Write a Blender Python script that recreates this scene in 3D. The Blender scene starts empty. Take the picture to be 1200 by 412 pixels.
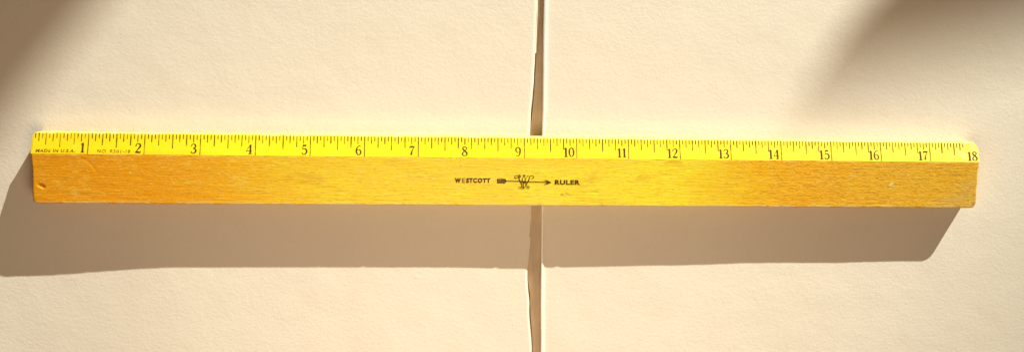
import bpy, math, random
from mathutils import Vector, Matrix, Euler, noise

S = 0.0254            # all plans below are in inches; the scene is in metres
scene = bpy.context.scene
COL = scene.collection
def V(x, y, z): return Vector((x*S, y*S, z*S))

# ------------------------------------------------------------------ camera
cam_d = bpy.data.cameras.new('camera')
cam = bpy.data.objects.new('camera', cam_d); COL.objects.link(cam)
def rot_zyx(a, b, c):
    return Matrix.Rotation(c, 3, 'Z') @ Matrix.Rotation(b, 3, 'Y') @ Matrix.Rotation(a, 3, 'X')
cam.matrix_world = Matrix.Translation(V(-1.3038, 2.6212, 15.4708)) @ rot_zyx(-0.19517, -0.06702, 0.02090).to_4x4()
cam_d.sensor_width = 36.0
cam_d.lens = 36.0*950/1200
cam_d.clip_start = 0.01; cam_d.clip_end = 50
scene.camera = cam

# ------------------------------------------------------------------ light
world = bpy.data.worlds.new('World'); scene.world = world
world.use_nodes = True
bg = world.node_tree.nodes['Background']
bg.inputs['Color'].default_value = (1.0, 0.71, 0.45, 1)
bg.inputs['Strength'].default_value = 0.12

LAMP = Vector((60.0, 105.0, 32.6))       # inches: the low sun patch comes in from the upper right
kd = bpy.data.lights.new('window_light', 'SPOT'); key = bpy.data.objects.new('window_light', kd); COL.objects.link(key)
key.location = V(*LAMP)
aim = Vector((-0.3, -0.8, 0))
key.rotation_euler = (aim-LAMP).to_track_quat('-Z', 'Y').to_euler()
kd.energy = 990; kd.color = (1.0, 1.0, 0.85)
kd.shadow_soft_size = 0.40*S
kd.spot_size = math.radians(18.4); kd.spot_blend = 1.0

fd = bpy.data.lights.new('fill_light', 'AREA'); fill = bpy.data.objects.new('fill_light', fd); COL.objects.link(fill)
fd.shape = 'DISK'; fd.size = 8*S
fill.location = V(-0.6, -6.0, 12)  # added fill lamp low over the ruler, brightens the middle of the shadows
fill.rotation_euler = (Vector((-0.6, -0.4, 0))-Vector((-0.6, -6.0, 12))).to_track_quat('-Z', 'Y').to_euler()
fd.energy = 0.55; fd.color = (1.0, 0.72, 0.47)

scene.view_settings.view_transform = 'Standard'
scene.view_settings.look = 'None'
scene.view_settings.exposure = 0.0
scene.view_settings.gamma = 1.0
scene.view_settings.use_curve_mapping = False

# ------------------------------------------------------------------ helpers
def link_mesh(name, verts, faces, mat, parent=None, smooth=False, mats=None):
    me = bpy.data.meshes.new(name)
    me.from_pydata([tuple(v) for v in verts], [], faces)
    me.materials.append(mat)
    if smooth:
        me.polygons.foreach_set('use_smooth', [True]*len(me.polygons))
    me.update()
    o = bpy.data.objects.new(name, me); COL.objects.link(o)
    if parent: o.parent = parent
    return o
def tag(o, label=None, cat=None, kind=None):
    if label: o['label'] = label
    if cat: o['category'] = cat
    if kind: o['kind'] = kind
    return o
def fbm(x, y, z=0.0, oct=3):
    return noise.fractal(Vector((x, y, z)), 1.0, 2.0, oct)

class NT:
    def __init__(s, name):
        s.m = bpy.data.materials.new(name); s.m.use_nodes = True
        s.t = s.m.node_tree; s.n = s.t.nodes; s.l = s.t.links
        s.p = s.n['Principled BSDF']
    def node(s, typ, **kw):
        n = s.n.new(typ)
        for k, v in kw.items():
            if isinstance(v, tuple) and k == 'ins':
                pass
            setattr(n, k, v)
        return n
    def coords(s, scale=(1, 1, 1)):
        tc = s.n.new('ShaderNodeTexCoord'); mp = s.n.new('ShaderNodeMapping')
        mp.inputs['Scale'].default_value = tuple(v/S for v in scale)    # per inch
        s.l.new(tc.outputs['Object'], mp.inputs['Vector']); return mp.outputs['Vector']
    def noise(s, scale, detail=3, rough=0.5, vec=(1, 1, 1), dist=0.0):
        n = s.n.new('ShaderNodeTexNoise')
        n.inputs['Scale'].default_value = scale; n.inputs['Detail'].default_value = detail
        n.inputs['Roughness'].default_value = rough; n.inputs['Distortion'].default_value = dist
        s.l.new(s.coords(vec), n.inputs['Vector']); return n.outputs['Fac']
    def ramp(s, fac, stops):
        r = s.n.new('ShaderNodeValToRGB'); e = r.color_ramp.elements
        while len(e) < len(stops): e.new(0.5)
        for i, (p, c) in enumerate(stops):
            e[i].position = p; e[i].color = (c[0], c[1], c[2], 1) if isinstance(c, tuple) else (c, c, c, 1)
        s.l.new(fac, r.inputs['Fac']); return r.outputs['Color']
    def mix(s, fac, a, b, mode='MIX'):
        n = s.n.new('ShaderNodeMix'); n.data_type = 'RGBA'; n.blend_type = mode
        for sock, v in ((n.inputs[0], fac), (n.inputs[6], a), (n.inputs[7], b)):
            if isinstance(v, (int, float)): sock.default_value = v
            elif isinstance(v, tuple): sock.default_value = (*v, 1)
            else: s.l.new(v, sock)
        return n.outputs[2]
    def math(s, op, a, b=None, c=None):
        n = s.n.new('ShaderNodeMath'); n.operation = op
        for i, v in enumerate((a, b, c)):
            if v is None: continue
            if isinstance(v, (int, float)): n.inputs[i].default_value = v
            else: s.l.new(v, n.inputs[i])
        return n.outputs[0]
    def xyz(s):
        tc = s.n.new('ShaderNodeTexCoord'); sp = s.n.new('ShaderNodeSeparateXYZ')
        s.l.new(tc.outputs['Object'], sp.inputs[0])
        return [s.math('MULTIPLY', sp.outputs[i], 1/S) for i in range(3)]     # inches
    def band(s, v, a, b):
        n = s.n.new('ShaderNodeMapRange'); n.interpolation_type = 'SMOOTHSTEP'
        n.inputs['From Min'].default_value = a; n.inputs['From Max'].default_value = b
        s.l.new(v, n.inputs['Value']); return n.outputs['Result']
    def bump(s, hgt, dist, strength=1.0, prev=None):
        b = s.n.new('ShaderNodeBump'); b.inputs['Distance'].default_value = dist*S
        b.inputs['Strength'].default_value = strength
        s.l.new(hgt, b.inputs['Height'])
        if prev is not None: s.l.new(prev, b.inputs['Normal'])
        return b.outputs['Normal']
    def out(s, color=None, rough=None, normal=None, spec=None):
        if color is not None:
            if isinstance(color, tuple): s.p.inputs['Base Color'].default_value = (*color, 1)
            else: s.l.new(color, s.p.inputs['Base Color'])
        if rough is not None:
            if isinstance(rough, (int, float)): s.p.inputs['Roughness'].default_value = rough
            else: s.l.new(rough, s.p.inputs['Roughness'])
        if normal is not None: s.l.new(normal, s.p.inputs['Normal'])
        if spec is not None: s.p.inputs['Specular IOR Level'].default_value = spec
        return s.m

# ------------------------------------------------------------------ materials
def paper_material():
    t = NT('cream_paper')
    big = t.noise(0.35, 2, 0.5)
    base = t.ramp(big, [(0.3, (0.87, 0.80, 0.705)), (0.7, (0.90, 0.835, 0.735))])
    fib = t.noise(22, 5, 0.75)
    base = t.mix(0.16, base, t.ramp(fib, [(0.3, (0.72, 0.60, 0.44)), (0.7, (0.97, 0.93, 0.84))]))
    base = t.mix(t.math('MULTIPLY', t.band(t.noise(0.8, 5, 0.65), 0.55, 0.75), 0.22), base, (0.80, 0.70, 0.52))
    # sparse specks
    vo = t.n.new('ShaderNodeTexVoronoi'); vo.inputs['Scale'].default_value = 0.75
    t.l.new(t.coords(), vo.inputs['Vector'])
    speck = t.ramp(vo.outputs['Distance'], [(0.0, 1.0), (0.022, 0.0)])
    base = t.mix(t.math('MULTIPLY', speck, 0.5), base, (0.32, 0.22, 0.12))
    tooth = t.noise(17, 5, 0.62, (0.8, 1, 1), 0.4)
    fine = t.noise(26, 2, 0.5)
    wide = t.noise(1.3, 3, 0.5)
    h = t.math('ADD', t.math('MULTIPLY', tooth, 1.0), t.math('MULTIPLY', fine, 0.22))
    nb = t.bump(h, 0.0037, 1.0)
    nb = t.bump(wide, 0.010, 1.0, nb)
    return t.out(base, 0.92, nb, 0.15)
M_PAPER = paper_material()

def edge_material():
    t = NT('paper_edge')
    g = t.noise(3, 3, 0.6, (1, 1, 14))
    return t.out(t.ramp(g, [(0.3, (0.70, 0.60, 0.45)), (0.7, (0.88, 0.78, 0.62))]), 0.9, None, 0.1)
M_EDGE = edge_material()
def rim_material():
    t = NT('pale_paper_rim')
    g = t.noise(4, 3, 0.6)
    return t.out(t.ramp(g, [(0.3, (0.93, 0.9, 0.82)), (0.7, (0.97, 0.95, 0.9))]), 0.3, None, 0.8)
M_RIM = rim_material()
W1_ = .3767

def board_material():
    t = NT('tan_backing_board')
    g = t.noise(2.0, 5, 0.6, (3, 1, 1))
    c = t.ramp(g, [(0.3, (0.56, 0.445, 0.315)), (0.7, (0.70, 0.56, 0.40))])
    return t.out(c, 0.75, t.bump(g, 0.01), 0.25)
M_BOARD = board_material()

def wood_material():
    t = NT('varnished_wood')
    x, y, z = t.xyz()
    # broad tone, fibre streaks, short flecks
    broad = t.noise(0.55, 3, 0.55, (1, 2.2, 1))
    fibre = t.noise(5.0, 5, 0.75, (0.42, 8, 3), 0.4)
    streak = t.noise(2.2, 5, 0.65, (0.14, 6, 2), 0.4)
    fleck = t.noise(15, 3, 0.6, (0.7, 2.6, 1))
    curl = t.noise(6.5, 3, 0.6, (1.0, 3.0, 1), 1.6)
    c = t.ramp(streak, [(0.30, (0.90, 0.385, 0.006)), (0.5, (0.95, 0.47, 0.010)), (0.72, (0.97, 0.55, 0.02))])
    c = t.mix(0.55, c, t.ramp(fibre, [(0.30, (0.80, 0.31, 0.004)), (0.55, (0.96, 0.49, 0.010)), (0.75, (0.97, 0.64, 0.05))]))
    # paler, yellower towards mid-stick: the brighter light there painted into the colour
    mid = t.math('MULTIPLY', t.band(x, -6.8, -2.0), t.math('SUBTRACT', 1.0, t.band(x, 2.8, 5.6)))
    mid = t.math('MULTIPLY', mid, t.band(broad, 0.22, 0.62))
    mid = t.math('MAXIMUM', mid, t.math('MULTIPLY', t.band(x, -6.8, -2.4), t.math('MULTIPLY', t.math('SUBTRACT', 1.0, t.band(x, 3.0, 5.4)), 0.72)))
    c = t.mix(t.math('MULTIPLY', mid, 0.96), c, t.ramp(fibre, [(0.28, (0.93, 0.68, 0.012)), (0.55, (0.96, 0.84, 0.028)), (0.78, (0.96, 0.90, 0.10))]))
    # scattered pale blotches and darker warm ones
    scf = t.math('MULTIPLY', t.band(t.noise(1.6, 5, 0.7, (1, 2.2, 1)), 0.54, 0.66), t.band(t.noise(11, 4, 0.7, (0.6, 2.5, 1)), 0.42, 0.60))
    c = t.mix(t.math('MULTIPLY', t.math('SUBTRACT', 1.0, t.band(x, -8.0, -4.5)), 0.55), c, (0.92, 0.33, 0.003))  # deeper orange at the left end, the weaker light painted in
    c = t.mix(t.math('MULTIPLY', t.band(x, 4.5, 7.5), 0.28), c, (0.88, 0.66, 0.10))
    c = t.mix(t.math('MULTIPLY', scf, 0.55), c, (0.97, 0.72, 0.11))
    c = t.mix(t.math('MULTIPLY', t.band(t.noise(1.1, 3, 0.6, (1, 2.0, 1)), 0.60, 0.74), 0.35), c, (0.66, 0.25, 0.012))
    c = t.mix(t.math('MULTIPLY', t.band(fleck, 0.54, 0.66), 0.28), c, (0.50, 0.21, 0.012))
    c = t.mix(t.math('MULTIPLY', t.band(t.noise(19, 3, 0.6, (1, 2.2, 1)), 0.56, 0.68), 0.42), c, (0.97, 0.80, 0.26))
    # curly figure at the right end, weathered bare wood at the tips and along the lower arris
    right = t.band(x, 3.2, 5.2)
    c = t.mix(t.math('MULTIPLY', right, t.math('MULTIPLY', t.band(curl, 0.5, 0.62), 0.5)), c, (0.56, 0.27, 0.022))
    tipr = t.math('MULTIPLY', t.band(t.math('SUBTRACT', x, t.math('MULTIPLY', y, 1.3)), 8.9, 10.0), t.band(t.noise(4, 4, 0.6, (1, 2, 1)), 0.35, 0.6))
    c = t.mix(t.math('MULTIPLY', tipr, 0.6), c, (0.70, 0.52, 0.20))
    low = t.math('SUBTRACT', 1.0, t.band(y, -0.925, -0.855))
    low = t.math('MULTIPLY', low, t.band(z, .30, .335))
    low = t.math('MULTIPLY', low, t.band(t.noise(2.6, 4, 0.7, (1, 0.6, 1)), 0.36, 0.60))
    c = t.mix(t.math('MULTIPLY', low, 0.75), c, (0.93, 0.76, 0.30))
    top = t.math('MULTIPLY', t.band(y, -0.05, -0.01), t.band(t.noise(3.2, 4, 0.7), 0.42, 0.62))
    c = t.mix(t.math('MULTIPLY', top, 0.5), c, (0.95, 0.74, 0.16))
    bare = t.band(y, W1_-.004, W1_-.0005)
    c = t.mix(t.math('MULTIPLY', bare, 0.85), c, (0.60, 0.47, 0.24))
    # dark specks
    vo = t.n.new('ShaderNodeTexVoronoi'); vo.inputs['Scale'].default_value = 2.3
    t.l.new(t.coords((1, 1.4, 1)), vo.inputs['Vector'])
    sp = t.ramp(vo.outputs['Distance'], [(0.0, 1.0), (0.045, 0.0)])
    c = t.mix(t.math('MULTIPLY', sp, 0.55), c, (0.25, 0.10, 0.01))
    h = t.math('ADD', t.math('MULTIPLY', fibre, 1.0), t.math('ADD', t.math('MULTIPLY', fleck, 0.5), t.math('MULTIPLY', t.math('MULTIPLY', curl, right), 0.9)))
    n = t.bump(h, 0.0075, 1.0)
    r = t.ramp(broad, [(0.3, 0.28), (0.7, 0.42)])
    return t.out(c, r, n, 0.45)
M_WOOD = wood_material()

def paint_material():
    t = NT('yellow_scale_paint')
    a = t.noise(1.4, 4, 0.6, (0.5, 1.5, 1)); b = t.noise(24, 3, 0.6, (0.6, 2, 1))
    x, y, z = t.xyz()
    c = t.ramp(a, [(0.3, (0.80, 0.63, 0.006)), (0.7, (0.86, 0.72, 0.012))])
    c = t.mix(t.math('MULTIPLY', t.band(b, 0.52, 0.72), 0.35), c, (0.90, 0.80, 0.10))
    # more amber at the left end, rubbed pale at the right end and along the thin edge
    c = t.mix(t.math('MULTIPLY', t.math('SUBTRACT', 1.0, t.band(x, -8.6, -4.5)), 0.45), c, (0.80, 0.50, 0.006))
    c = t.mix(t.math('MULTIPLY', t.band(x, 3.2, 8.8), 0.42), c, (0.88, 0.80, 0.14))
    rub = t.math('MULTIPLY', t.band(y, 0.33, 0.375), t.band(t.noise(7, 3, 0.6), 0.4, 0.65))
    c = t.mix(t.math('MULTIPLY', rub, 0.6), c, (0.93, 0.86, 0.38))
    wr = t.math('MULTIPLY', t.band(t.noise(2.2, 5, 0.7, (1, 1.6, 1)), 0.55, 0.68), t.band(t.noise(16, 4, 0.7), 0.45, 0.62))
    c = t.mix(t.math('MULTIPLY', wr, 0.45), c, (0.84, 0.66, 0.09))
    tip = t.math('MULTIPLY', t.band(x, 8.2, 9.0), t.band(t.noise(9, 4, 0.7), 0.45, 0.6))
    c = t.mix(t.math('MULTIPLY', tip, 0.6), c, (0.90, 0.82, 0.42))
    return t.out(c, 0.42, t.bump(t.math('ADD', b, a), 0.002), 0.4)
M_PAINT = paint_material()

def ink_material(name, dark, light, scale=14, lo=0.5, hi=0.72, amt=0.7):
    t = NT(name)
    a = t.noise(scale, 4, 0.65)
    c = t.mix(t.math('MULTIPLY', t.band(a, lo, hi), amt), dark, light)
    return t.out(c, 0.6, None, 0.2)
M_TICK = ink_material('brown_tick_ink', (0.13, 0.062, 0.004), (0.55, 0.36, 0.006), 9, 0.42, 0.68, 0.8)
M_NUM = ink_material('brown_numeral_ink', (0.085, 0.030, 0.005), (0.40, 0.24, 0.01), 13, 0.50, 0.72, 0.55)
M_PRINT = ink_material('dark_print_ink', (0.085, 0.024, 0.012), (0.50, 0.28, 0.03), 16, 0.52, 0.70, 0.6)
M_FAINT = ink_material('rubbed_print_ink', (0.10, 0.04, 0.004), (0.58, 0.38, 0.008), 18, 0.46, 0.66, 0.8)
M_PALE = ink_material('pale_dent', (0.93, 0.80, 0.34), (0.86, 0.62, 0.10), 12, 0.45, 0.6, 0.9)
M_SMUDGE = ink_material('violet_smudge', (0.42, 0.25, 0.14), (0.80, 0.58, 0.09), 12, 0.38, 0.55, 0.9)
def plain(name, c, r):
    t = NT(name); return t.out(t.ramp(t.noise(1.5, 3), [(0.3, tuple(v*.9 for v in c)), (0.7, c)]), r)
M_SHADE_BOARD = plain('brown_shade_board', (0.22, 0.14, 0.08), 0.6)

# ------------------------------------------------------------------ setting
# table under the paper pads
v = [V(-60, -60, -0.30), V(60, -60, -0.30), V(60, 60, -0.30), V(-60, 60, -0.30)]
tag(link_mesh('table_top', v, [(0, 1, 2, 3)], M_BOARD), kind='structure')

def interp(pts, y):
    if y <= pts[0][0]: return pts[0][1]
    for (a, va), (b, vb) in zip(pts, pts[1:]):
        if y <= b:
            k = (y-a)/(b-a); k = k*k*(3-2*k); return va+(vb-va)*k
    return pts[-1][1]
def sm(a, b, v):
    k = min(1, max(0, (v-a)/(b-a))); return k*k*(3-2*k)
L_EDGE = [(-7, .45), (-4.1, .285), (-3.1, .21), (-2.45, .158), (-1.5, .20), (-.8, .20), (.35, .125), (1.6, .185), (2.94, .20), (4.5, .22), (7, .3)]
R_EDGE = [(-7, .52), (-4.1, .475), (-2.4, .433), (.35, .375), (2.94, .337), (7, .27)]
def wob(y, a, seed):
    return a*(noise.noise(Vector((y*1.3, seed, 0)))+0.5*noise.noise(Vector((y*4.1, seed, 3))))
def z_left(x, y):
    z = -0.006
    z -= 0.044*sm(-1.0, -2.3, y)
    z -= 0.06*sm(-6.5, -9.8, x)*sm(0.6, -2.2, y) + 0.01*sm(-9.0, -12, x)
    z -= 0.010*sm(-1.5, 0.1, x)*sm(-1.1, -2.4, y)
    z += 0.004*fbm(x*.35, y*.45, 1.0)*sm(1.1, 1.6, abs(y+.28))
    # ragged crease where the end of the shadow falls
    z += 0.006*noise.noise(Vector((x*6.2, y*4.5, 4.0)))*sm(-7.4, -8.4, x)*math.exp(-((y+2.4)/.22)**2)
    return z
def z_right(x, y):
    z = -0.004
    z -= (0.016+0.034*sm(5.5, 0.4, x)-0.014*sm(5, 9, x))*sm(-1.0, -2.3, y)
    z += 0.006*fbm(x*.35+9, y*.45, 2.0)*sm(1.1, 1.6, abs(y+.28))
    e = interp(R_EDGE, y)
    out = sm(-1.15, -1.6, y)+sm(0.6, 1.0, y)
    z += 0.020*math.exp(-((x-e)/0.055)**2)*min(1, out)      # edge of the sheet turned up a little
    return z
def pad(name, label, side, thick):
    rows = 220; cols = 200
    ys = [-7.5+15*j/(rows-1) for j in range(rows)]
    verts, faces = [], []
    us = [(i/(cols-1))**2.2 for i in range(cols)]
    for y in ys:
        for u in us:
            if side < 0:
                e = interp(L_EDGE, y)+wob(y, .012, 1.0); x = e-u*15.5; z = z_left(x, y)-0.012*math.exp(-(u*15.5/0.03)**2)
            else:
                e = interp(R_EDGE, y)+wob(y, .004, 6.0); x = e+u*15.5; z = z_right(x, y)
            verts.append(V(x, y, z))
    for j in range(rows-1):
        for i in range(cols-1):
            a = j*cols+i
            f = (a, a+1, a+cols+1, a+cols)
            faces.append(f if side > 0 else f[::-1])
    root = bpy.data.objects.new(name, None); COL.objects.link(root)
    tag(root, label, 'paper pad')
    link_mesh('top_sheet', verts, faces, M_PAPER, root, smooth=True)
    # the block of sheets below it: side walls all round
    ring = [j*cols for j in range(rows)] + [(rows-1)*cols+i for i in range(1, cols)] + [j*cols+cols-1 for j in range(rows-2, -1, -1)] + [i for i in range(cols-2, 0, -1)]
    wv, wf = [], []
    layers = 5
    for k in range(layers+1):
        for q, idx in enumerate(ring):
            p = verts[idx]; d = thick*k/layers
            off = 0.006*noise.noise(Vector((p.y*90, k*2.7, side)))*(1 if k else 0)
            wv.append(Vector((p.x+off*S, p.y, p.z-d*S-(0.0 if k else 0.0002*S))))
    n = len(ring)
    for k in range(layers):
        for q in range(n):
            a = k*n+q; b = k*n+(q+1) % n
            wf.append((a, a+n, b+n, b) if side < 0 else (a, b, b+n, a+n))
    link_mesh('sheet_block', wv, wf, M_EDGE, root)
    return root
pl = pad('paper_pad', 'cream paper pad on the left with a wavy cut edge beside the dark gap', -1, 0.28)
pr = pad('paper_pad', 'cream paper pad on the right with a straight pale rim beside the dark gap', 1, 0.28)

# inner sheet showing inside the gap, a little below the pads' faces
v, f = [], []
for j in range(60):
    y = -7.4+14.8*j/59
    for k in range(3):
        mid_ = sm(-2.75, -2.35, y)*(1-sm(.2, .7, y))
        x = (interp(L_EDGE, y)+(.030+.008*noise.noise(Vector((y*1.7, 3, 8))))*(1-mid_)-.03*mid_, .34+.07*sm(-1, -3, y), .70)[k]
        v.append(V(x, y, -0.118+0.006*fbm(x*2, y*.7, 5)-.055*(1-sm(-2.6, -2.0, y))+.092*sm(-2.15, -1.5, y)*(1-sm(-.9, .2, y))))
for j in range(59):
    for i in range(2):
        a = j*3+i; f.append((a, a+1, a+4, a+3))
tag(link_mesh('binding_strip', v, f, M_BOARD, None, True), 'brown strip lying in the shadowed gap between the two paper pads', 'strip')

# pale rim: thin deckled lip standing along the right pad's edge
v, f = [], []
N = 240
for j in range(N):
    y = -7.4+14.8*j/(N-1)
    e = interp(R_EDGE, y)+wob(y, .004, 6.0)
    w = 0.020+0.012*noise.noise(Vector((y*2.2, 8, 1)))+0.016*sm(0.3, 3.2, y)+0.014*sm(-2.2, -2.6, y)
    under = 1-min(1, sm(-1.05, -1.3, y)+sm(0.5, 0.8, y))
    w *= (1-.55*sm(-2.35, -2.2, y)*(1-sm(.2, .6, y)))
    zt = z_right(e, y)+0.006-under*0.004
    zb = z_right(e, y); R = 0.5*w+0.018
    for q in range(7):
        a = math.radians(200-200*q/6)
        v.append(V(e-0.012+R+R*math.cos(a), y, zb-0.002+0.010*math.sin(a) if q else zb-.03))
for j in range(N-1):
    for i in range(6):
        a = j*7+i; f.append((a, a+1, a+8, a+7))
link_mesh('pale_rim', v, f, M_RIM, pr, True)
# torn sliver on the left pad's edge near the top of the picture
v, f = [], []
N = 40
for j in range(N):
    k = j/(N-1); y = 1.95+3.0*k
    e = interp(L_EDGE, y)
    a = 0.018+0.035*math.sin(math.pi*min(1, k*1.3))*(.6+.8*abs(noise.noise(Vector((y*2.4, 2, 2)))))
    v += [V(e+0.004, y, -0.03), V(e+a, y, -0.05-0.01*k), V(e+a+0.022, y, -0.058), V(e+a+.026, y, -0.075)]
for j in range(N-1):
    for i in range(3):
        a = j*4+i; f.append((a, a+4, a+5, a+1))
link_mesh('torn_sliver', v, f, M_EDGE, pl, True)

# unseen slanted boards added to shade the sun patch (outside the picture, up the light's path)
def toward(px, py, dist=66.0):
    P = Vector((px, py, 0)); d = LAMP-P
    az = Vector((LAMP.x, LAMP.y, 0)).normalized()
    t = (dist-P.dot(az))/d.dot(az)
    return P+d*t
def board_from(name, pts, thick=0.8):
    az = Vector((LAMP.x, LAMP.y, 0)).normalized()
    a = [toward(*p) for p in pts]; b = [p+az*thick for p in a]
    n = len(a)
    f = [tuple(range(n)), tuple(range(2*n-1, n-1, -1))]+[(i, i+n, (i+1) % n+n, (i+1) % n) for i in range(n)]
    return tag(link_mesh(name, [V(*p) for p in a+b], f, M_SHADE_BOARD), kind='structure')
board_from('shade_board_left', [(-15.6, -6.6), (-3.0, 8.4), (-14, 14), (-26, 2)])
board_from('shade_board_right', [(5.45, 1.25), (13.6, 11.0), (30, 16), (30.0, 7.6)])

# ------------------------------------------------------------------ the ruler
W1, W2, HB, HR, HF = .3767, .9327, .26, .40, .370
ruler = bpy.data.objects.new('wooden_ruler', None); COL.objects.link(ruler)
tag(ruler, 'long yellow wooden ruler lying across the two cream paper pads', 'ruler')

def dent(x, y):
    # curved nick near the left end of the wooden face
    dz = 0
    lx, ly = x+8.87, y+0.60
    a = math.radians(-27); u = lx*math.cos(a)+ly*math.sin(a); w = -lx*math.sin(a)+ly*math.cos(a)+0.9*u*u
    dz -= 0.032*math.exp(-(u/0.055)**4)*math.exp(-(w/0.022)**2)
    # arc-shaped scratch to the right of it
    for (cx, cy, r, a0, a1, d) in ((-8.28, -0.46, .42, 15, 78, .0035), (8.62, -.36, .075, 40, 300, .005)):
        rr = math.hypot(x-cx, y-cy); an = math.degrees(math.atan2(y-cy, x-cx)) % 360
        if a0 <= an <= a1: dz -= d*math.exp(-((rr-r)/0.016)**2)
    # small bruises
    for (cx, cy, rx, ry, d) in ((1.38, -.66, .07, .025, .006), (-7.1, -.42, .05, .03, .004), (3.2, -.2, .04, .02, .004), (-1.0, -.55, .05, .02, .004), (6.3, -.75, .06, .02, .005), (-4.2, -.8, .05, .02, .004)):
        dz -= d*math.exp(-((x-cx)/rx)**2-((y-cy)/ry)**2)
    return dz
def end_trim(y, z, s):
    # how far the end of the stick is cut back / rounded at this place
    if s < 0:
        e = 0.0+0.012*sm(-.86, -.93, y)**2+0.045*sm(.30, .377, y)**2-0.05*sm(-.2, -.9, y)+0.004*(noise.noise(Vector((y*5, z*5, 1))))
    else:
        e = 0.002+0.012*sm(-.86, -.93, y)**2+0.085*sm(.22, .377, y)**2.2+0.022*sm(-.46, -.50, y)-.085*sm(-.1, -.9, y)+0.005*(noise.noise(Vector((y*6, z*5, 7))))
    return e
def profile():
    """closed cross-section (y, z), counter-clockwise seen from +x, with rounded arrises"""
    p = []
    r = .016
    def arc(cy, cz, a0, a1, n, r):
        for i in range(n+1):
            a = math.radians(a0+(a1-a0)*i/n); p.append((cy+r*math.cos(a), cz+r*math.sin(a)))
    arc(W1-r, HB-r, 0, 69, 5, r)                      # thin back edge, top
    y0, z0 = p[-1]
    y1, z1 = 0.012, HR-.0025
    for i in range(1, 14): p.append((y0+(y1-y0)*i/14, z0+(z1-z0)*i/14))
    p.append((0.006, HR-.0010)); p.append((0.0, HR))
    r2 = .024
    ye, ze = -W2+r2, HF-.0
    n = 46
    for i in range(1, n+1): p.append((ye*i/n, HR+(ze-HR)*i/n))
    for i in range(1, 7):
        a = math.radians(90+88*i/6); p.append((-W2+r2+r2*math.cos(a), HF-r2+r2*math.sin(a)))
    for z in (.22, .10, .02): p.append((-W2, z))
    p.append((-W2+.012, 0.0015)); p.append((W1-.012, 0.0015))
    for z in (.015, .12): p.append((W1, z))
    return p
PR = profile()
def xs_list():
    xs = []
    n = 980
    for i in range(n+1): xs.append(-9+18*i/n)
    return xs
XS = xs_list()
def stick_point(x, y, z, full=True):
    s = -1 if x < 0 else 1
    q = abs(x)
    X = x
    if q > 8.7:
        e = end_trim(y, z, s); k = (q-8.7)/.3
        X = s*(8.7+(.3-e)*k)
        d = 9-q
        if d < .022:                                   # round the arris at the very end
            m = 1-d/.022; m = 1-math.sqrt(max(0, 1-m*m))
            z = z-(z-.2)*0.055*m*.8; y = y+(-y)*0.016*m
    if z > 0.2 and y < -.8 and q > 8.88: z -= (.035 if x > 0 else .008)*((q-8.88)/.12)**2*sm(-.8, -.92, y)
    if z > 0.2:
        z += 0.0012*fbm(X*3, y*12, 2)
        if y < -0.01: z += dent(X, y)
        # chipped lower arris
        near = math.exp(-((y+W2)/0.05)**2)
        c = noise.noise(Vector((X*5.0, 3, 3))); c2 = noise.noise(Vector((X*1.1, 8, 3)))
        dep = max(0, c-.36)*.014*(1.4 if c2 > 0 else .4) + 0.0015*noise.noise(Vector((X*13, 1, 1)))
        z -= near*max(0, dep)*.8
        y += near*(dep*.55 + 0.0025*noise.noise(Vector((X*.8, 4, 4))))
        nb = math.exp(-((y-W1)/0.03)**2)
        y -= nb*max(0, noise.noise(Vector((X*4.3, 12, 5)))-.32)*.03
    return X, y, z
verts, faces = [], []
n = len(PR)
for x in XS:
    for (y, z) in PR:
        verts.append(V(*stick_point(x, y, z)))
for i in range(len(XS)-1):
    for j in range(n):
        a = i*n+j; b = i*n+(j+1) % n
        faces.append((a, a+n, b+n, b))
faces.append(tuple(range(n))); faces.append(tuple(len(verts)-1-k for k in range(n)))
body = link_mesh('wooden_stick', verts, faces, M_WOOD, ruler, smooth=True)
for p in body.data.polygons[-2:]: p.use_smooth = False

# yellow paint skin over the bevel and the thin back edge
start = next(i for i, q in enumerate(PR) if q[0] == 0.0)        # ridge
back = PR[:start+1][::-1]                                        # ridge -> back top
back = back[:-1]
verts, faces = [], []
m = len(back)
for x in XS:
    for k, (y, z) in enumerate(back):
        X, yy, zz = stick_point(x, y, z)
        if k == 0:
            yy = 0.004+0.007*noise.noise(Vector((X*2.1, 5, 5)))+0.006*noise.noise(Vector((X*11, 5, 9)))
            zz = HR-max(0, yy)*.37+.0028
        elif k in (1,):
            yy += 0.012; zz = HR-yy*.372+.0028
        elif k == 2:
            yy = max(yy, 0.022); zz = HR-yy*.372+.0028
        elif y > W1-.017 and z < HB-.0155: yy += .0016
        else: yy += .0012; zz += .0026
        verts.append(V(X*1.00005, yy, zz))
for i in range(len(XS)-1):
    for j in range(m-1):
        a = i*m+j; faces.append((a, a+1, a+m+1, a+m))
scale_paint = link_mesh('yellow_scale_band', verts, faces, M_PAINT, ruler, smooth=True)

# ---- print on the bevel: (x, s) with s = 0 at the ridge, s = 1 at the thin edge
SL = math.hypot(W1, HR-HB)
UY, UZ = W1/SL, -(HR-HB)/SL
def on_bevel(x, s, lift=.0052):
    return V(x, UY*s-UZ*0+0.0*s, HR+UZ*s+lift)
def on_face(x, y, lift=.0022):
    return V(x, y, HR+(HF-HR)*(-y)/(W2-.024)+lift)

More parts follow.
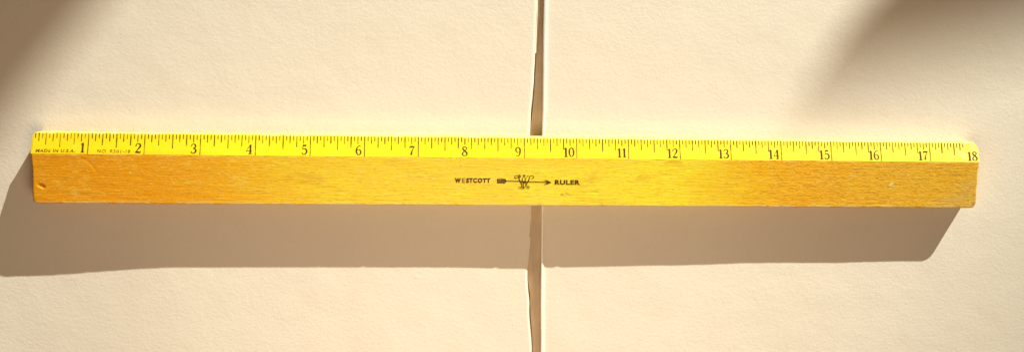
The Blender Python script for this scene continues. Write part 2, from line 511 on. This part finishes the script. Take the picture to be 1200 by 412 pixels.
def catmull(pts, n=6):
    if len(pts) < 3: return pts
    out = []
    P = [pts[0]]+list(pts)+[pts[-1]]
    for i in range(1, len(P)-2):
        for k in range(n):
            t = k/n; a, b, c, d = P[i-1], P[i], P[i+1], P[i+2]
            out.append(tuple(.5*((2*b[j])+(-a[j]+c[j])*t+(2*a[j]-5*b[j]+4*c[j]-d[j])*t*t+(-a[j]+3*b[j]-3*c[j]+d[j])*t**3) for j in range(3)))
    out.append(pts[-1]); return out
def ribbon(pts, smooth=True):
    """pts (u, v, width) -> quads in the glyph plane"""
    q = catmull(pts) if smooth else pts
    vs, fs = [], []
    for i, (u, v_, w) in enumerate(q):
        a = q[max(0, i-1)]; b = q[min(len(q)-1, i+1)]
        dx, dy = b[0]-a[0], b[1]-a[1]; L = math.hypot(dx, dy) or 1
        nx, ny = -dy/L*w/2, dx/L*w/2
        vs += [(u+nx, v_+ny), (u-nx, v_-ny)]
    for i in range(len(q)-1):
        fs.append((2*i, 2*i+1, 2*i+3, 2*i+2))
    return vs, fs
T, H = .13, .035   # thick and thin, in glyph heights (glyph height 1)
DIG = {
 '1': (.46, [([(.25, .04, .17), (.25, .94, .17)], 0), ([(.04, .02, .05), (.46, .02, .05)], 0), ([(.03, .80, .03), (.14, .86, .06), (.25, .97, .09)], 1)]),
 '2': (.62, [([(.08, .72, .09), (.12, .86, .08), (.30, .97, .06), (.50, .86, .13), (.50, .66, .16), (.32, .40, .10), (.06, .06, .05)], 1),
             ([(.05, .07, .12), (.30, .09, .15), (.50, .05, .12), (.58, .22, .04)], 1), ([(.09, .74, .13), (.13, .70, .11)], 0)]),
 '3': (.60, [([(.08, .80, .09), (.18, .94, .06), (.34, .97, .06), (.48, .84, .13), (.46, .64, .12), (.26, .53, .05)], 1),
             ([(.26, .53, .05), (.48, .44, .12), (.54, .24, .16), (.40, .06, .10), (.22, .02, .06), (.07, .12, .07)], 1), ([(.07, .14, .13), (.13, .18, .12)], 0), ([(.07, .80, .12), (.13, .77, .11)], 0)]),
 '4': (.66, [([(.46, .04, .16), (.46, .97, .16)], 0), ([(.44, .97, .05), (.04, .30, .05)], 0), ([(.03, .30, .055), (.64, .30, .055)], 0), ([(.27, .02, .05), (.63, .02, .05)], 0)]),
 '5': (.60, [([(.14, .50, .05), (.16, .93, .06)], 0), ([(.14, .93, .13), (.50, .93, .13)], 0), ([(.14, .52, .04), (.30, .62, .07), (.50, .50, .13), (.54, .28, .16), (.42, .07, .10), (.22, .02, .06), (.07, .12, .07)], 1), ([(.07, .14, .13), (.13, .18, .12)], 0)]),
 '6': (.62, [([(.50, .90, .08), (.36, .97, .05), (.18, .80, .10), (.09, .50, .15), (.12, .22, .14), (.30, .02, .06), (.50, .12, .12), (.54, .32, .14), (.44, .52, .09), (.28, .56, .05), (.12, .40, .05)], 1)]),
 '7': (.60, [([(.06, .90, .13), (.30, .92, .14), (.56, .90, .10)], 1), ([(.56, .92, .05), (.36, .60, .08), (.26, .30, .14), (.24, .06, .18)], 1), ([(.06, .72, .03), (.07, .95, .05)], 0)]),
 '8': (.62, [([(.32, .97, .05), (.14, .88, .10), (.14, .70, .12), (.34, .52, .13), (.54, .30, .14), (.50, .10, .11), (.32, .02, .05), (.12, .10, .10), (.08, .26, .12), (.24, .48, .07), (.46, .66, .07), (.50, .84, .09), (.32, .97, .05)], 1)]),
 '9': (.62, [([(.12, .10, .08), (.26, .02, .05), (.44, .18, .10), (.53, .50, .15), (.50, .78, .14), (.32, .97, .06), (.12, .86, .12), (.08, .66, .14), (.18, .46, .09), (.34, .42, .05), (.50, .58, .05)], 1)]),
 '0': (.64, [([(.32, .98, .05), (.14, .80, .13), (.09, .50, .16), (.14, .20, .13), (.32, .02, .05), (.50, .20, .13), (.55, .50, .16), (.50, .80, .13), (.32, .98, .05)], 1)]),
}
def glyph_mesh(strokes, fn, lift0=0.0):
    vs, fs = [], []
    for k, (pts, sm_) in enumerate(strokes):
        a, b = ribbon(pts, bool(sm_))
        base = len(vs)
        vs += [fn(u, v_, lift0+k*.00025) for (u, v_) in a]
        fs += [tuple(base+i for i in f_) for f_ in b]
    return vs, fs
rnd = random.Random(5)
def numeral(text, xr, s0=.034, h=.184):
    """a numeral whose right side ends at xr"""
    kx = 0.97
    adv = [DIG[c][0]*h*kx for c in text]; gap = .012
    x = xr-sum(adv)-gap*(len(text)-1)
    vs, fs = [], []
    for c, a in zip(text, adv):
        slant = .0
        g, f_ = glyph_mesh([([(p[0], p[1], p[2]*1.16) for p in st], sm_) for st, sm_ in DIG[c][1]], lambda u, v_, l: on_bevel(x+u*h*kx, s0+v_*h, .0056+l))
        base = len(vs); vs += g; fs += [tuple(base+i for i in q) for q in f_]
        x += a+gap
    o = link_mesh('numeral', vs, fs, M_NUM, ruler)
    return o
for i in range(1, 19):
    xi = i-9
    if i < 10: xr = xi-.055-(.01 if i in (3, 7, 8, 9) else 0)
    elif i < 18: xr = xi-.045
    else: xr = 8.965
    if i == 8: xr = xi-.075
    numeral(str(i), xr)

# graduation marks
def quad_line(x, s0, s1, w, lift=.0050):
    j = rnd.uniform(-.0015, .0015)
    return [on_bevel(x-w/2+j, s0, lift), on_bevel(x+w/2+j, s0, lift), on_bevel(x+w/2, s1, lift), on_bevel(x-w/2, s1, lift)]
vs, fs = [], []
TOPS = SL-.010
for k in range(1, 18*16):
    x = k/16-9
    if k % 16 == 0: continue
    if k > 283: continue
    if k % 8 == 0: L, w = .262, .020
    elif k % 4 == 0: L, w = .215, .019
    elif k % 2 == 0: L, w = .145, .0175
    else: L, w = .092, .0165
    L += rnd.uniform(-.006, .006)
    w *= rnd.uniform(.8, 1.15)
    if 140 < k < 144: w *= .8
    b = len(vs); vs += quad_line(x, TOPS-L, TOPS-rnd.uniform(0, .012), w); fs.append((b, b+1, b+2, b+3))
link_mesh('graduation_marks', vs, fs, M_TICK, ruler)
for i in range(1, 18):
    L = .222 if i == 8 else .382
    link_mesh('inch_mark', quad_line(i-9, TOPS-L, TOPS, .0175 if i != 10 else .014), [(0, 1, 2, 3)], M_TICK, ruler)

# ---- small lettering
def text_mesh(s, x0, x1, v0, h, fn, mat, name, bold=0.0, shear=0.0, lift=0.0, drop=()):
    cu = bpy.data.curves.new('txt', 'FONT'); cu.body = s; cu.size = 1.0; cu.offset = bold; cu.shear = shear
    cu.space_character = 1.12; cu.resolution_u = 3
    to = bpy.data.objects.new('txt', cu); COL.objects.link(to)
    dg = bpy.context.evaluated_depsgraph_get()
    me = to.evaluated_get(dg).to_mesh()
    co = [v.co.copy() for v in me.vertices]; fs = [tuple(p.vertices) for p in me.polygons]
    to.to_mesh_clear(); bpy.data.objects.remove(to); bpy.data.curves.remove(cu)
    mnx = min(c.x for c in co); mxx = max(c.x for c in co); mny = min(c.y for c in co); mxy = max(c.y for c in co)
    out = [fn(x0+(c.x-mnx)/(mxx-mnx)*(x1-x0), v0+(c.y-mny)/(mxy-mny)*h, lift) for c in co]
    return link_mesh(name, out, fs, mat, ruler)
fb = lambda u, v_, l: on_bevel(u, v_, .0052+l)
ff = lambda u, v_, l: on_face(u, v_, .0030+l)
text_mesh('MADE IN U.S.A.', -8.915, -8.225, .030, .062, fb, M_FAINT, 'lettering', .03, .12)
text_mesh('NO. R501-18', -7.835, -7.245, .030, .062, fb, M_FAINT, 'lettering', .012, .12)
text_mesh('W', -1.312, -1.198, -.485, .094, ff, M_PRINT, 'lettering', .06)
text_mesh('E', -1.175, -1.118, -.483, .088, ff, M_FAINT, 'lettering', .0)
text_mesh('STCOTT', -1.098, -.640, -.483, .092, ff, M_PRINT, 'lettering', .045)
text_mesh('RULER', .593, 1.078, -.508, .094, ff, M_PRINT, 'lettering', .045)

# ---- arrow and monogram between the words
def face_strokes(name, strokes, mat, lift=.0030):
    vs, fs = glyph_mesh(strokes, lambda u, v_, l: on_face(u, v_, lift+l))
    return link_mesh(name, vs, fs, mat, ruler)
YA = -.452
st = [([(-.36, YA+.008, .015), (.50, YA-.012, .015)], 0)]
arrow = face_strokes('arrow_shaft', st, M_PRINT)
face_strokes('arrow_head', [([(.40, YA+.030, .012), (.44, YA+.014, .020), (.525, YA-.014, .010)], 0), ([(.395, YA-.058, .012), (.44, YA-.038, .020), (.525, YA-.014, .010)], 0), ([(.435, YA-.011, .030), (.51, YA-.014, .008)], 0)], M_PRINT, .0034)
fl = []
for k in range(4):
    fl.append(([(-.515+.004*k, YA+.042-.023*k, .015), (-.352-.004*k, YA+.042-.023*k, .015)], 0))
fl.append(([(-.502, YA+.048, .012), (-.502, YA-.040, .012)], 0)); fl.append(([(-.362, YA+.046, .014), (-.342, YA+.006, .02), (-.362, YA-.036, .014)], 0))
for k in range(3):
    fl.append(([(-.475+.04*k, YA+.044, .007), (-.455+.04*k, YA+.004, .007), (-.475+.04*k, YA-.036, .007)], 0))
face_strokes('arrow_fletching', fl, M_PRINT, .0034)
# monogram: strokes traced in pixels of an enlarged view, 549 x 412 for 40 x 30 px of the picture
def mp(u, v_, w):
    X = 595+u/13.73; Y = 195+v_/13.73
    return ((X-614.8)/61.9, YA+(209.0-Y)/62.0, w*.74)
mono = [
 [(160,128,.014),(140,138,.018),(122,122,.018),(130,98,.014),(160,92,.014),(178,112,.020),(192,150,.026),(212,192,.028),(232,232,.022),(238,262,.016)],
 [(395,140,.014),(418,136,.018),(434,118,.018),(420,98,.014),(388,94,.014),(366,112,.020),(356,148,.024),(342,190,.028),(318,226,.022),(300,256,.014)],
 [(178,78,.010),(196,92,.022),(206,118,.018),(196,140,.014)],
 [(205,62,.010),(206,100,.016)],
 [(222,96,.016),(214,118,.014)],
 [(250,84,.012),(272,92,.020),(300,84,.012)],
 [(272,92,.016),(258,118,.014),(246,150,.018),(252,182,.022),(272,204,.024),(292,184,.022),(298,150,.018),(286,118,.014),(272,92,.012)],
 [(318,120,.014),(330,100,.016),(352,98,.014)],
 [(272,204,.026),(262,240,.026),(270,296,.018)],
 [(224,206,.016),(250,196,.024),(280,206,.028),(312,196,.022),(330,208,.016)],
 [(232,262,.020),(236,284,.022),(214,300,.016),(194,286,.014),(190,270,.010)],
 [(236,290,.016),(262,300,.022),(292,294,.018)],
 [(286,214,.016),(310,226,.020),(318,244,.018),(296,256,.014)],
 [(296,256,.014),(318,272,.022),(340,292,.026),(362,290,.016),(366,276,.010)],
 [(330,254,.010),(350,262,.016),(362,276,.016)],
]
face_strokes('monogram', [([mp(*p) for p in s_], 1) for s_ in mono], M_PRINT, .0040)

# pale stamped dents and smudges on the wood
sc = []
for k in range(9):
    x = -2.18+.055*k
    for q in range(3):
        if rnd.random() < .62:
            y = -.345-.042*q+rnd.uniform(-.006, .006)
            sc.append(([(x+rnd.uniform(-.01, .01), y, .010), (x+rnd.uniform(.01, .035), y+rnd.uniform(-.012, .012), .011)], 0))
face_strokes('stamped_dents', sc, M_PALE, .0028)
bl = []
for (cx, cy) in ((.74, -.705), (.83, -.68), (.88, -.70)):
    bl.append(([(cx-.03, cy-.008, .008), (cx, cy+.006, .022), (cx+.03, cy, .008)], 1))
face_strokes('smudge', bl, M_SMUDGE, .0028)
bl = []
for (cx, cy) in ((7.24, -.485), (7.30, -.50), (7.26, -.455)):
    bl.append(([(cx-.04, cy, .012), (cx, cy+.008, .036), (cx+.04, cy, .012)], 1))
face_strokes('pale_scuff', bl, M_PALE, .0028)
